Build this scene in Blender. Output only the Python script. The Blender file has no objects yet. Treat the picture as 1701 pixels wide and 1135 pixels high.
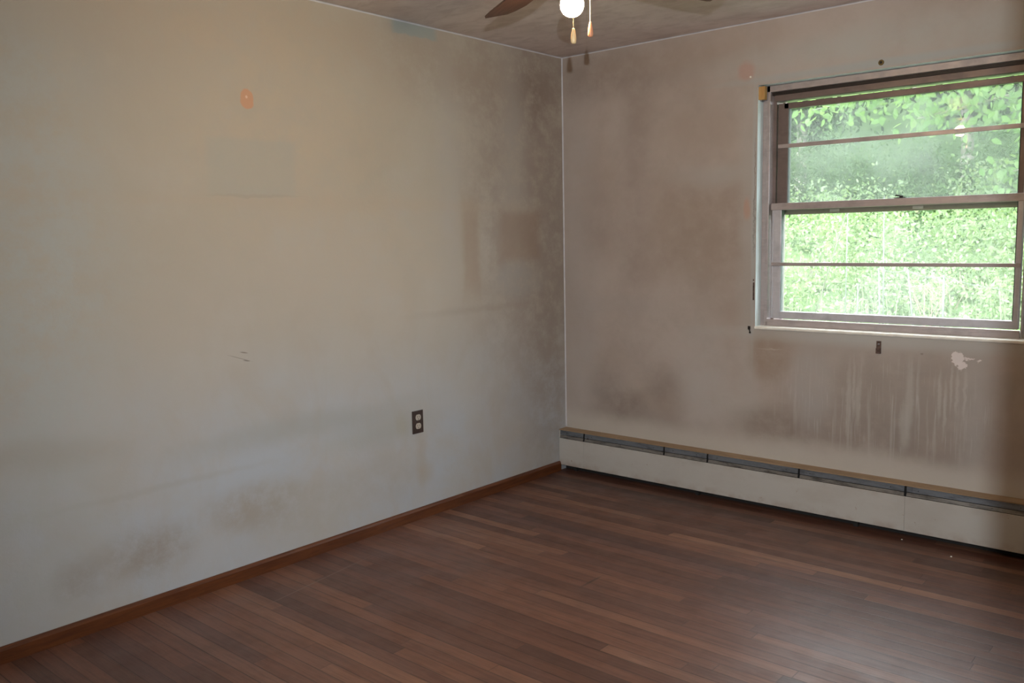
import bpy, bmesh, math, random
import numpy as np
from mathutils import Vector, Matrix
PI = math.pi
R = math.radians
scene = bpy.context.scene
col = scene.collection

# ---------------------------------------------------------------- camera, light, exposure
cd = bpy.data.cameras.new('camera'); cam = bpy.data.objects.new('camera', cd); col.objects.link(cam)
CAM = Vector((3.1767, -4.1446, 1.4033))
cam.location = CAM
cam.rotation_euler = (1.452823, 0.01927638, 0.71304437)
cd.sensor_width = 36.0; cd.lens = 1445.74 / 1701 * 36.0
cd.clip_start = 0.02; cd.clip_end = 200
scene.camera = cam

vs = scene.view_settings
vs.view_transform = 'Standard'; vs.look = 'None'; vs.gamma = 1.0; vs.use_curve_mapping = False
vs.exposure = 0.0

world = bpy.data.worlds.new('overcast_sky'); scene.world = world
world.use_nodes = True
wn = world.node_tree.nodes; wn.clear()
wo = wn.new('ShaderNodeOutputWorld'); wb = wn.new('ShaderNodeBackground')
wb.inputs[0].default_value = (0.88, 0.94, 1.0, 1); wb.inputs[1].default_value = 12.5
world.node_tree.links.new(wb.outputs[0], wo.inputs[0])

sd = bpy.data.lights.new('sun', 'SUN'); sun = bpy.data.objects.new('sun', sd); col.objects.link(sun)
sd.energy = 3.0; sd.angle = R(12); sd.color = (1.0, 0.97, 0.88)
sun.rotation_euler = (R(38), 0, R(-12))          # from high behind the house onto the bank

# the photographer's flash, on top of the camera
fd = bpy.data.lights.new('camera_flash', 'SPOT'); flash = bpy.data.objects.new('camera_flash', fd); col.objects.link(flash)
fd.energy = 250; fd.color = (0.90, 0.97, 1.0); fd.shadow_soft_size = 0.007
fd.spot_size = R(104); fd.spot_blend = 1.0
flash.location = CAM + Vector((0.0180, 0.0162, 0.16))
flash.rotation_euler = (R(83), 0, R(36))

# ---------------------------------------------------------------- node helpers
class NT:
    def __init__(s, name):
        s.m = bpy.data.materials.new(name); s.m.use_nodes = True
        s.t = s.m.node_tree; s.n = s.t.nodes; s.l = s.t.links; s.n.clear()
        s.out = s.n.new('ShaderNodeOutputMaterial')
    def put(s, sock, v):
        if isinstance(v, bpy.types.NodeSocket): s.l.new(v, sock)
        elif v is not None:
            if isinstance(v, (tuple, list)) and len(v) == 3 and sock.type == 'RGBA': v = (*v, 1)
            sock.default_value = v
    def math(s, op, a, b=None, c=None, clamp=False):
        n = s.n.new('ShaderNodeMath'); n.operation = op; n.use_clamp = clamp
        s.put(n.inputs[0], a)
        if b is not None: s.put(n.inputs[1], b)
        if c is not None: s.put(n.inputs[2], c)
        return n.outputs[0]
    def vec(s, op, a, b=None, scale=None):
        n = s.n.new('ShaderNodeVectorMath'); n.operation = op
        s.put(n.inputs[0], a)
        if b is not None: s.put(n.inputs[1], b)
        if scale is not None: s.put(n.inputs['Scale'], scale)
        return n.outputs['Value'] if op in ('LENGTH', 'DOT_PRODUCT') else n.outputs[0]
    def coord(s, kind='Object'):
        return s.n.new('ShaderNodeTexCoord').outputs[kind]
    def sep(s, v):
        n = s.n.new('ShaderNodeSeparateXYZ'); s.put(n.inputs[0], v); return n.outputs
    def comb(s, x, y, z=0.0):
        n = s.n.new('ShaderNodeCombineXYZ')
        for i, q in enumerate((x, y, z)): s.put(n.inputs[i], q)
        return n.outputs[0]
    def noise(s, v, scale, detail=4, rough=.55, dist=0.0, color=False):
        n = s.n.new('ShaderNodeTexNoise'); s.put(n.inputs['Vector'], v)
        n.inputs['Scale'].default_value = scale; n.inputs['Detail'].default_value = detail
        n.inputs['Roughness'].default_value = rough; n.inputs['Distortion'].default_value = dist
        return n.outputs['Color' if color else 'Fac']
    def white(s, v, dim='2D', color=False):
        n = s.n.new('ShaderNodeTexWhiteNoise'); n.noise_dimensions = dim
        s.put(n.inputs['W'] if dim == '1D' else n.inputs['Vector'], v)
        return n.outputs['Color' if color else 'Value']
    def rng(s, v, a, b, c=0.0, d=1.0, smooth=True):
        n = s.n.new('ShaderNodeMapRange'); n.interpolation_type = 'SMOOTHSTEP' if smooth else 'LINEAR'
        for i, q in enumerate((v, a, b, c, d)): s.put(n.inputs[i], q)
        return n.outputs[0]
    def mix(s, f, a, b, mode='MIX'):
        n = s.n.new('ShaderNodeMix'); n.data_type = 'RGBA'; n.blend_type = mode
        s.put(n.inputs[0], f); s.put(n.inputs[6], a); s.put(n.inputs[7], b)
        return n.outputs[2]
    def ramp(s, f, stops):
        n = s.n.new('ShaderNodeValToRGB'); s.put(n.inputs[0], f)
        e = n.color_ramp.elements
        while len(e) < len(stops): e.new(0.5)
        for i, (p, c) in enumerate(stops): e[i].position = p; e[i].color = (*c, 1)
        return n.outputs[0]
    def bump(s, h, strength=.3, dist=.01):
        n = s.n.new('ShaderNodeBump'); s.put(n.inputs['Height'], h)
        n.inputs['Strength'].default_value = strength; n.inputs['Distance'].default_value = dist
        return n.outputs[0]
    def bsdf(s, color, rough=.6, metal=0.0, spec=.5, normal=None, **kw):
        p = s.n.new('ShaderNodeBsdfPrincipled')
        s.put(p.inputs['Base Color'], color); s.put(p.inputs['Roughness'], rough); s.put(p.inputs['Metallic'], metal)
        s.put(p.inputs['Specular IOR Level'], spec)
        if normal is not None: s.put(p.inputs['Normal'], normal)
        for k, v in kw.items(): s.put(p.inputs[k.replace('_', ' ')], v)
        s.l.new(p.outputs[0], s.out.inputs[0]); return p
    # a stain: soft ellipse (or rectangle) on the wall plane
    def blob(s, base, P, c, r, color, k, soft=.5, rect=False):
        d = s.vec('MULTIPLY', s.vec('SUBTRACT', P, (c[0], c[1], 0.0)), (1/r[0], 1/r[1], 0.0))
        if rect:
            x = s.sep(s.vec('ABSOLUTE', d)); L = s.math('MAXIMUM', x[0], x[1])
        else: L = s.vec('LENGTH', d)
        m = s.rng(L, 1-soft, 1+soft, k, 0.0)
        if getattr(s, 'brk', None) is not None and soft > .4 and r[0] > .06 and r[1] > .06: m = s.math('MULTIPLY', m, s.brk)
        return s.mix(m, base, color)

def simple(name, color, rough=.6, metal=0.0, spec=.5, var=.15, scale=30, bump=0.0):
    s = NT(name); co = s.coord()
    n = s.noise(co, scale, 4)
    c = s.mix(s.rng(n, .3, .7, 0.0, 1.0), tuple(q*(1-var) for q in color), tuple(min(1, q*(1+var)) for q in color))
    s.bsdf(c, rough, metal, spec, s.bump(n, bump, .004) if bump else None)
    return s.m

# ---------------------------------------------------------------- wall paint
def wall_left_mat():
    s = NT('smoke_stained_paint_left'); co = s.coord(); x = s.sep(co)
    P0 = s.comb(x[1], x[2])
    warp = s.vec('SUBTRACT', s.noise(P0, 2.2, 5, .6, color=True), (.5, .5, .5))
    P = s.vec('ADD', P0, s.vec('SCALE', warp, scale=.16))
    fine = s.vec('SUBTRACT', s.noise(P0, 14, 4, .6, color=True), (.5, .5, .5))
    Pf = s.vec('ADD', P0, s.vec('SCALE', fine, scale=.03))
    y = s.sep(P)
    n1 = s.noise(P0, 1.3, 5, .6); n2 = s.noise(P0, 5, 6, .65)
    s.brk = s.rng(s.noise(s.vec('ADD', P0, (7.3, 2.1, 0)), 7.5, 8, .72), .32, .64, .2, 1.3)
    clean = (.462, .500, .548); film = (.46, .42, .358)  # clean paint, with some bluish daylight put into its tone
    # the film of smoke thins out below knee height along a sloping tide line
    tide = s.math('ADD', s.math('MULTIPLY', y[0], 0.02), y[1])
    f = s.rng(tide, .38, 1.12)
    c = s.mix(f, clean, film)
    c = s.mix(s.rng(n1, .4, .68, 0, .45), c, (.50, .455, .40))
    c = s.mix(s.rng(n2, .42, .7, 0, .28), c, (.46, .44, .39))
    n3 = s.noise(s.vec('MULTIPLY', P0, (1.0, .55, 1.0)), 3.2, 6, .62, .8)
    c = s.mix(s.rng(n3, .45, .70, 0, .38), c, (.44, .385, .315))
    c = s.mix(s.rng(s.noise(s.vec('ADD', P0, (3.1, 9.2, 0)), 2.6, 6, .6), .5, .72, 0, .35), c, (.50, .485, .455))
    b = s.blob
    c = b(c, P, (-3.0, 2.25), (.65, .32), (.40, .37, .33), .75, .8)
    c = b(c, P, (-3.05, 1.25), (.32, 1.3), (.45, .47, .46), .75, .7)              # cooler edge on the left
    c = b(c, P, (-0.25, 1.75), (.55, 1.05), (.35, .295, .26), .75, .75)           # darker, browner corner
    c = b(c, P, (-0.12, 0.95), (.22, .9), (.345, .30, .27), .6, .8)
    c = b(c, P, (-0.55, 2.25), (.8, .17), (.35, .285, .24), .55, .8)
    c = b(c, P, (-1.5, 2.30), (.9, .12), (.42, .36, .30), .5, .8)
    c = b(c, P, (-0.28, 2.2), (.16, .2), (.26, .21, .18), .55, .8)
    c = b(c, P, (-2.45, 2.25), (.7, .14), (.48, .40, .32), .45, .8)
    c = b(c, P, (-1.95, 1.9), (.5, .5), (.52, .44, .345), .5, .9)
    c = b(c, P, (-1.35, 1.35), (.45, .35), (.50, .43, .34), .4, .9)
    c = b(c, P, (-0.45, 1.85), (.10, .55), (.44, .42, .39), .45, .9)              # pale upright streaks
    c = b(c, P, (-0.95, 1.75), (.07, .5), (.46, .44, .42), .4, .9)
    c = b(c, Pf, (-0.80, 1.36), (.06, .24), (.36, .27, .20), .55, .5, True)
    c = b(c, Pf, (-0.40, 1.42), (.17, .13), (.34, .255, .20), .6, .25, True)
    c = b(c, Pf, (-0.42, 1.17), (.2, .09), (.40, .39, .37), .5, .5)
    c = b(c, Pf, (-1.62, 1.575), (1.15, .025), (.49, .40, .31), .25, .8)           # ghost line at shelf height
    c = b(c, Pf, (-0.75, 1.03), (.38, .018), (.33, .26, .21), .28, .8)
    c = b(c, Pf, (-2.09, 1.71), (.205, .115), (.415, .42, .385), .42, .12, True)   # where a frame hung
    c = b(c, Pf, (-2.09, 1.597), (.19, .007), (.38, .33, .27), .35, .5)
    c = b(c, Pf, (-2.18, 2.0), (.03, .03), (.46, .42, .36), .3, .6)
    c = b(c, Pf, (-2.1, 1.983), (.031, .04), (.62, .33, .20), .85, .12)            # filler spot
    c = b(c, Pf, (-2.104, 1.990), (.006, .006), (.8, .62, .5), .7, .3)
    c = b(c, Pf, (-1.16, 2.41), (.14, .032), (.33, .38, .38), .75, .15, True)      # darker blue-grey patch by the ceiling
    # lower wall: scuffs and grime
    c = b(c, P, (-2.62, 0.24), (.16, .085), (.35, .31, .265), .62, .7)
    c = b(c, P, (-2.88, 0.20), (.10, .075), (.35, .32, .29), .5, .7)
    c = b(c, P, (-2.15, 0.30), (.22, .085), (.385, .345, .295), .65, .7)
    c = b(c, P, (-1.85, 0.60), (.55, .05), (.38, .385, .365), .55, .8)
    c = b(c, P, (-1.45, 0.50), (.3, .06), (.385, .39, .36), .5, .8)
    c = b(c, P, (-1.85, 0.22), (.25, .12), (.43, .42, .385), .5, .8)
    c = b(c, P, (-1.42, 0.28), (.2, .12), (.42, .405, .385), .45, .8)
    c = b(c, Pf, (-2.52, 0.475), (.35, .012), (.38, .36, .32), .25, .8)
    c = b(c, P, (-3.0, 0.66), (.25, .05), (.40, .375, .33), .5, .8)
    c = b(c, Pf, (-1.205, 0.31), (.030, .13), (.42, .36, .29), .42, .9)            # drip under the outlet
    c = b(c, Pf, (-1.18, 0.23), (.05, .05), (.42, .36, .28), .45, .8)
    c = b(c, Pf, (-1.33, 0.50), (.035, .05), (.42, .40, .32), .4, .8)
    # two scratches
    for (u, v, w, hgt) in ((-2.178, .956, .016, .0028), (-2.168, .921, .014, .0028), (-2.20, .935, .05, .0012)):
        q = s.comb(s.math('ADD', s.sep(P0)[0], 0.0), s.math('ADD', s.sep(P0)[1], s.math('MULTIPLY', s.sep(P0)[0], .22 if w < .03 else .35)))
        c = b(c, q, (u, v + u*(.22 if w < .03 else .35)), (w, hgt), (.16, .13, .11), .65, .5)
    h = s.noise(co, 55, 5, .6)
    s.bsdf(c, .62, 0, .35, s.bump(s.math('ADD', h, s.math('MULTIPLY', n2, 1.5)), .12, .006))
    return s.m

def wall_back_mat():
    s = NT('smoke_stained_paint_back'); co = s.coord(); x = s.sep(co)
    P0 = s.comb(x[0], x[2])
    warp = s.vec('SUBTRACT', s.noise(P0, 2.4, 5, .6, color=True), (.5, .5, .5))
    P = s.vec('ADD', P0, s.vec('SCALE', warp, scale=.13))
    fine = s.vec('SUBTRACT', s.noise(P0, 14, 4, .6, color=True), (.5, .5, .5))
    Pf = s.vec('ADD', P0, s.vec('SCALE', fine, scale=.03))
    fine2 = s.vec('SUBTRACT', s.noise(P0, 45, 4, .7, color=True), (.5, .5, .5))
    Pp = s.vec('ADD', P0, s.vec('SCALE', fine2, scale=.05))
    n1 = s.noise(P0, 1.6, 5, .6); n2 = s.noise(P0, 6, 6, .65)
    s.brk = s.rng(s.noise(s.vec('ADD', P0, (7.3, 2.1, 0)), 6.5, 7, .68), .28, .66, .45, 1.15)
    c = s.mix(s.rng(n1, .35, .68), (.50, .44, .405), (.43, .36, .315))
    c = s.mix(s.rng(n2, .42, .72, 0, .3), c, (.36, .31, .275))
    b = s.blob
    brown = (.34, .265, .215); pale = (.53, .505, .49)
    c = b(c, P, (.12, 1.15), (.12, 1.25), (.47, .435, .42), .6, .8)
    c = b(c, P, (.35, 2.30), (.5, .12), (.30, .24, .205), .65, .8)
    c = b(c, P, (.52, 2.12), (.09, .3), (.33, .27, .235), .5, .9)
    c = b(c, P, (.85, 2.33), (.5, .07), (.42, .34, .28), .4, .8)
    c = b(c, P, (1.9, 2.25), (.75, .08), (.47, .47, .45), .7, .8)
    c = b(c, P, (.95, 1.45), (.30, .24), brown, .55, .55, True)
    c = b(c, P, (.50, 1.45), (.10, .5), (.345, .28, .25), .5, .8)
    c = b(c, P, (.24, 1.48), (.12, .2), (.35, .285, .25), .5, .8)
    c = b(c, P, (1.0, 1.72), (.22, .05), (.46, .44, .42), .5, .8)
    c = b(c, P, (1.18, 1.35), (.06, .7), (.47, .445, .42), .6, .8)
    c = b(c, P, (.40, 1.02), (.28, .05), (.43, .39, .37), .4, .8)
    c = b(c, P, (.95, 1.15), (.22, .2), (.37, .30, .25), .45, .8)
    c = b(c, P, (.42, .42), (.13, .08), (.24, .19, .165), .75, .8)
    c = b(c, P, (.30, .52), (.1, .13), (.32, .275, .25), .6, .8)
    c = b(c, P, (.70, .55), (.12, .13), (.31, .255, .225), .6, .8)
    c = b(c, P, (.55, .36), (.35, .05), (.33, .28, .25), .5, .8)
    c = b(c, P, (.92, .62), (.13, .28), (.50, .47, .45), .6, .8)
    c = b(c, P, (1.15, .50), (.13, .12), (.50, .47, .44), .5, .8)
    c = b(c, P, (1.30, .78), (.11, .12), (.36, .275, .215), .75, .45)
    c = b(c, P, (1.36, .42), (.22, .09), (.30, .24, .20), .75, .7)
    c = b(c, P, (1.80, .62), (.17, .24), (.37, .31, .27), .7, .5)
    c = b(c, P, (1.86, .44), (.42, .13), (.28, .23, .20), .75, .8)
    c = b(c, P, (2.08, .66), (.13, .18), (.36, .30, .26), .55, .6)
    c = b(c, P, (2.15, .36), (.12, .06), (.31, .255, .225), .5, .7)
    c = b(c, P, (1.52, .66), (.09, .2), (.47, .45, .44), .65, .6)
    c = b(c, P, (2.25, .58), (.06, .28), (.44, .41, .39), .6, .8)
    c = b(c, P, (1.95, .64), (.42, .26), (.34, .30, .27), .5, .9)
    # washed runs below the sill
    st = s.noise(s.comb(s.math('MULTIPLY', x[0], 1.0), s.math('MULTIPLY', x[2], .035)), 42, 3, .55)
    st2 = s.noise(s.comb(s.math('MULTIPLY', x[0], 1.0), s.math('MULTIPLY', x[2], .06)), 95, 2, .5)
    reg = s.blob((0.0, 0.0, 0.0), P, (1.86, .58), (.50, .24), (1.0, 1.0, 1.0), 1.0, .35)
    m = s.math('MULTIPLY', s.rng(st, .54, .68, 0, .42), reg)
    c = s.mix(m, c, pale)
    m = s.math('MULTIPLY', s.rng(st2, .58, .72, 0, .28), reg)
    c = s.mix(m, c, (.60, .59, .58))
    for (u, z0, z1, w) in ((1.70, .46, .76, .010), (1.722, .52, .79, .006), (1.745, .48, .72, .012), (1.975, .45, .80, .016),
                           (1.955, .40, .6, .02), (2.10, .56, .76, .008), (2.125, .50, .72, .007), (2.175, .6, .78, .006), (2.205, .58, .78, .006), (2.15, .62, .8, .006)):
        c = b(c, Pf, (u, (z0+z1)/2), (w, (z1-z0)/2), (.55, .53, .50), .42, .6)
    # clean halo round the window and above the heater
    c = b(c, P0, (1.82, .90), (.64, .032), (.50, .50, .48), .75, .9)
    hz = s.math('MULTIPLY', s.rng(s.sep(P)[1], .30, .40, 1, 0), .72)
    c = s.mix(hz, c, (.56, .525, .48))
    c = b(c, P0, (1.80, 2.155), (.65, .018), (.42, .46, .47), .7, .7)
    c = b(c, P0, (1.203, 1.5), (.012, .6), (.46, .48, .48), .6, .6)
    # filler spots, flaked paint, wear beside the reveal
    c = b(c, Pf, (1.155, 2.205), (.045, .045), (.50, .29, .235), .55, .35)
    c = b(c, Pf, (1.167, 1.53), (.018, .05), (.52, .31, .225), .6, .5)
    c = b(c, Pp, (2.168, .838), (.026, .030), (.80, .72, .70), .95, .12)
    c = b(c, Pp, (2.190, .812), (.020, .018), (.80, .72, .70), .95, .12)
    c = b(c, Pp, (2.215, .842), (.022, .006), (.78, .70, .68), .9, .2)
    c = b(c, Pp, (2.258, .835), (.010, .006), (.78, .72, .69), .9, .3)
    c = b(c, Pf, (1.207, 1.68), (.0022, .20), (.20, .13, .10), .55, .4)
    c = b(c, Pp, (1.206, 1.44), (.005, .14), (.22, .21, .20), .5, .4)
    c = b(c, Pf, (1.30, .822), (.06, .002), (.55, .48, .43), .6, .5)
    c = b(c, Pf, (2.02, .85), (.007, .004), (.2, .15, .13), .6, .5)
    h = s.noise(co, 60, 5, .6)
    s.bsdf(c, .62, 0, .35, s.bump(s.math('ADD', h, s.math('MULTIPLY', n2, 1.4)), .13, .006))
    return s.m

def plain_wall_mat(name, a, bcol):
    s = NT(name); co = s.coord()
    n1 = s.noise(co, 1.5, 6, .6); n2 = s.noise(co, 6, 5, .6); h = s.noise(co, 60, 4)
    c = s.mix(s.rng(n1, .35, .68), a, bcol)
    c = s.mix(s.rng(n2, .45, .75, 0, .35), c, tuple(q*.8 for q in bcol))
    s.bsdf(c, .7, 0, .3, s.bump(h, .1, .006)); return s.m

def ceiling_mat():
    s = NT('sooty_ceiling_paint'); co = s.coord()
    w = s.vec('MULTIPLY', co, (1.0, 2.2, 1.0))
    n1 = s.noise(co, 1.8, 6, .62); n2 = s.noise(w, 7, 6, .68, .6)
    c = s.mix(s.rng(n1, .35, .68), (.74, .66, .63), (.62, .535, .505))
    c = s.mix(s.rng(n2, .42, .72, 0, .55), c, (.48, .40, .375))
    s.bsdf(c, .75, 0, .25, s.bump(n2, .15, .01)); return s.m

def floor_mat():
    s = NT('narrow_strip_hardwood'); co = s.coord(); x = s.sep(co)
    wd = 0.0572
    rowf = s.math('DIVIDE', x[1], wd); row = s.math('FLOOR', rowf); fr = s.math('FRACT', rowf)
    off = s.math('MULTIPLY', s.white(row, '1D'), 7.0)
    L = s.math('ADD', s.math('MULTIPLY', s.white(s.math('ADD', row, 31.7), '1D'), 1.0), .9)
    uf = s.math('DIVIDE', s.math('ADD', x[0], off), L)
    iu = s.math('FLOOR', uf); fu = s.math('FRACT', uf)
    pid = s.comb(iu, row)
    rv = s.white(pid, '2D'); rv2 = s.white(s.vec('ADD', pid, (17.3, 5.1, 0)), '2D')
    c = s.ramp(rv, [(0.0, (.092, .040, .027)), (.25, (.132, .056, .036)), (.55, (.170, .073, .046)), (.8, (.21, .095, .058)), (1.0, (.27, .132, .081))])
    c = s.mix(s.rng(rv2, .6, 1.0, 0, .55, False), c, (.10, .050, .045))
    g = s.comb(s.math('ADD', s.math('MULTIPLY', x[0], 1.0), s.math('MULTIPLY', rv, 40.0)), s.math('MULTIPLY', x[1], 14.0), s.math('MULTIPLY', rv2, 9.0))
    gr = s.noise(g, 5, 8, .68, .5)
    gr2 = s.noise(s.vec('MULTIPLY', g, (1.0, 3.5, 1.0)), 9, 5, .6)
    c = s.mix(s.rng(gr, .35, .7, 0, .7), c, s.mix(1.0, c, (.50, .44, .44), 'MULTIPLY'))
    c = s.mix(s.rng(gr2, .5, .75, 0, .3), c, (.22, .13, .095))
    dirt = s.noise(co, 1.7, 6, .62)
    c = s.mix(s.rng(dirt, .5, .74, 0, .4), c, (.075, .05, .045))
    # gaps between strips and butt joints
    gap = s.math('MINIMUM', fr, s.math('SUBTRACT', 1.0, fr))
    gapm = s.rng(gap, 0.0, .05, 1, 0)
    bj = s.math('MULTIPLY', s.math('MINIMUM', fu, s.math('SUBTRACT', 1.0, fu)), L)
    bjm = s.rng(bj, 0.0, .0018, .9, 0)
    gm = s.math('MAXIMUM', gapm, bjm)
    gs = s.math('MULTIPLY', gm, s.math('ADD', s.math('MULTIPLY', s.white(s.math('ADD', row, 3.3), '1D'), .45), .55))
    c = s.mix(gs, c, (.018, .010, .008))
    P = s.comb(x[0], x[1])
    c = s.blob(c, s.comb(s.math('ADD', x[0], s.math('MULTIPLY', x[1], .15)), x[1]), (.255-.3, -2.05), (.0035, .32), (.22, .17, .15), .5, .6)   # carpet edge line
    c = s.blob(c, P, (1.16, -1.36), (.006, .07), (.03, .015, .012), .7, .5)
    rg = s.rng(s.noise(co, 5, 5, .6), .35, .7, .38, .54)
    h = s.math('SUBTRACT', s.math('MULTIPLY', gr, .25), gm)
    s.bsdf(c, rg, 0, .8, s.bump(h, .22, .0025)); return s.m

def wood_mat(name, a, bcol, axis=(1, 12, 12), rough=.4, scale=6, specks=False):
    s = NT(name); co = s.coord(); g = s.vec('MULTIPLY', co, axis)
    n = s.noise(g, scale, 7, .65, .6)
    c = s.mix(s.rng(n, .32, .7), a, bcol)
    if specks:
        v = s.n.new('ShaderNodeTexVoronoi'); s.put(v.inputs['Vector'], co); v.inputs['Scale'].default_value = 9
        c = s.mix(s.rng(v.outputs['Distance'], .03, .045, .8, 0), c, (.45, .22, .10))
    s.bsdf(c, rough, 0, .45, s.bump(n, .1, .003)); return s.m

M = {}
M['wl'] = wall_left_mat(); M['wb'] = wall_back_mat()
M['wp'] = plain_wall_mat('stained_paint', (.44, .40, .36), (.37, .32, .28))
M['hall'] = plain_wall_mat('hall_paint', (.5, .46, .4), (.45, .4, .35))
M['reveal'] = plain_wall_mat('pale_blue_reveal_paint', (.78, .88, .90), (.70, .80, .82))
M['bead'] = simple('cream_sill_edge', (.95, .91, .84), .3, 0, .5, .08, 20)
M['ceil'] = ceiling_mat(); M['floor'] = floor_mat()
M['caulk'] = simple('clean_corner_paint', (.60, .60, .64), .6, 0, .3, .08, 12)
M['base'] = wood_mat('reddish_brown_baseboard', (.085, .026, .010), (.145, .048, .016), (12, 1, 12), .38, 5, True)
M['roof'] = simple('roof_shingle', (.16, .15, .14), .9)
M['brick'] = simple('outside_siding', (.5, .48, .44), .8)
M['fanblade'] = wood_mat('walnut_fan_blade', (.075, .032, .020), (.125, .058, .036), (2, 14, 2), .45, 6)
M['fanmetal'] = simple('antique_brass', (.42, .27, .13), .32, .85, .5, .15, 18)
M['chain'] = simple('brass_chain', (.75, .60, .35), .3, .8, .5, .05, 40)
M['knob_pale'] = wood_mat('pale_wood_pull', (.72, .50, .26), (.80, .60, .34), (20, 20, 3), .4, 8)
M['knob_red'] = wood_mat('reddish_wood_pull', (.50, .22, .12), (.60, .28, .16), (20, 20, 3), .4, 8)
s = NT('lit_bulb_glass'); e = s.n.new('ShaderNodeEmission'); e.inputs[0].default_value = (1.0, .68, .37, 1); e.inputs[1].default_value = 470
s.l.new(e.outputs[0], s.out.inputs[0]); M['bulb'] = s.m
M['socket'] = simple('white_porcelain', (.75, .72, .66), .3)
def alu(name, col_, rough, metal):
    s = NT(name); co = s.coord()
    n = s.noise(co, 9, 6, .65); n2 = s.noise(s.vec('MULTIPLY', co, (1, 8, 8)), 12, 5, .6)
    c = s.mix(s.rng(n, .4, .72, 0, .5), col_, tuple(q*.55 for q in col_))
    c = s.mix(s.rng(n2, .5, .75, 0, .3), c, tuple(min(1, q*1.35) for q in col_))
    s.bsdf(c, s.rng(n, .3, .7, rough-.06, rough+.12), metal, .5); return s.m
M['alu'] = alu('oxidised_bronze_aluminium', (.47, .41, .41), .40, .3)
M['alu_dark'] = alu('dark_bronze_aluminium', (.20, .155, .145), .42, .3)
M['alu_light'] = alu('daylit_aluminium_tone', (.66, .65, .70), .36, .35)  # lighter copy, daylight on the lower sash put into the colour
M['dark_stile_strip'] = simple('dark_stile_strip_paint', (.07, .085, .08), .7)  # dark tone for the strips added over sky-lit stile faces
M['black'] = simple('blackened_metal', (.03, .024, .022), .5, .4)
M['rust'] = simple('rusty_metal', (.13, .085, .07), .65, .3, .4, .4, 60)
M['block'] = wood_mat('raw_wood_block', (.48, .26, .085), (.58, .34, .12), (12, 12, 2), .6, 6)
M['zinc'] = simple('paint_spattered_zinc', (.33, .34, .38), .4, .6, .5, .45, 140)
M['plate'] = simple('brown_plastic_plate', (.055, .037, .033), .35, 0, .5, .1, 20)
M['recep'] = simple('ivory_receptacle', (.50, .46, .41), .4, 0, .5, .05, 20)
M['dark'] = simple('dark_cavity', (.02, .017, .016), .8)
M['heater_top'] = wood_mat('yellowed_heater_enamel', (.30, .205, .125), (.40, .285, .18), (1, 6, 6), .5, 4)
def panel_mat():
    s = NT('off_white_heater_enamel'); co = s.coord(); x = s.sep(co)
    n = s.noise(s.vec('MULTIPLY', co, (1, 1, 2)), 4, 6, .65)
    c = s.mix(s.rng(n, .4, .72, 0, .45), (.53, .515, .49), (.44, .405, .37))
    v = s.noise(co, 38, 3, .6)
    c = s.mix(s.rng(v, .70, .76, 0, .6), c, (.28, .15, .09))
    c = s.mix(s.math('MULTIPLY', s.rng(x[2], .04, .085, .5, 0), s.rng(s.noise(co, 12, 5, .6), .4, .7)), c, (.34, .24, .19))
    c = s.mix(s.math('MULTIPLY', s.rng(x[2], .16, .20, 0, .4), s.rng(s.noise(co, 9, 5, .6), .45, .7)), c, (.36, .31, .28))
    s.bsdf(c, .42, 0, .5, s.bump(n, .05, .004)); return s.m
M['panel'] = panel_mat()
def damper_mat(name, base, lo):
    s = NT(name); co = s.coord()
    n = s.noise(s.vec('MULTIPLY', co, (1, 4, 4)), 10, 6, .7)
    c = s.mix(s.rng(n, .42, .72, 0, .8), base, lo)
    v = s.noise(co, 30, 3, .6)
    c = s.mix(s.rng(v, .66, .72, 0, .8), c, (.04, .03, .03))
    s.bsdf(c, .42, .35, .5); return s.m
M['damper'] = damper_mat('dusty_grey_damper', (.18, .20, .23), (.07, .075, .085))
M['lip'] = damper_mat('shaded_grey_lip', (.22, .21, .20), (.03, .028, .026))  # dark streaks, with the shadow line above the panel put in
def glass_mat(name, dust, refl=1.0, tint=(.97, .985, .975, 1)):
    s = NT(name)
    tr = s.n.new('ShaderNodeBsdfTransparent'); tr.inputs[0].default_value = tint
    gl = s.n.new('ShaderNodeBsdfGlossy'); gl.inputs['Roughness'].default_value = .01; gl.inputs[0].default_value = (1, 1, 1, 1)
    fr = s.n.new('ShaderNodeFresnel'); s.put(fr.inputs[0], s.math('MULTIPLY_ADD', s.n.new('ShaderNodeNewGeometry').outputs['Backfacing'], 1/1.5-1.5, 1.5))
    m = s.n.new('ShaderNodeMixShader'); s.put(m.inputs[0], s.math('MULTIPLY', fr.outputs[0], refl))
    s.l.new(tr.outputs[0], m.inputs[1]); s.l.new(gl.outputs[0], m.inputs[2])
    df = s.n.new('ShaderNodeBsdfTranslucent'); df.inputs[0].default_value = (.8, .82, .8, 1)
    m2 = s.n.new('ShaderNodeMixShader')
    n = s.noise(s.coord(), 3, 5, .6)
    s.put(m2.inputs[0], s.rng(n, .35, .7, dust*.7, dust*1.3))
    s.l.new(m.outputs[0], m2.inputs[1]); s.l.new(df.outputs[0], m2.inputs[2])
    s.l.new(m2.outputs[0], s.out.inputs[0]); return s.m
M['glass_up'] = glass_mat('dusty_upper_glass', .065, .75, (.65, .67, .66, 1))  # grey tint added to darken the trees seen through it
M['glass_lo'] = glass_mat('dusty_lower_glass', .045)

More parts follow.
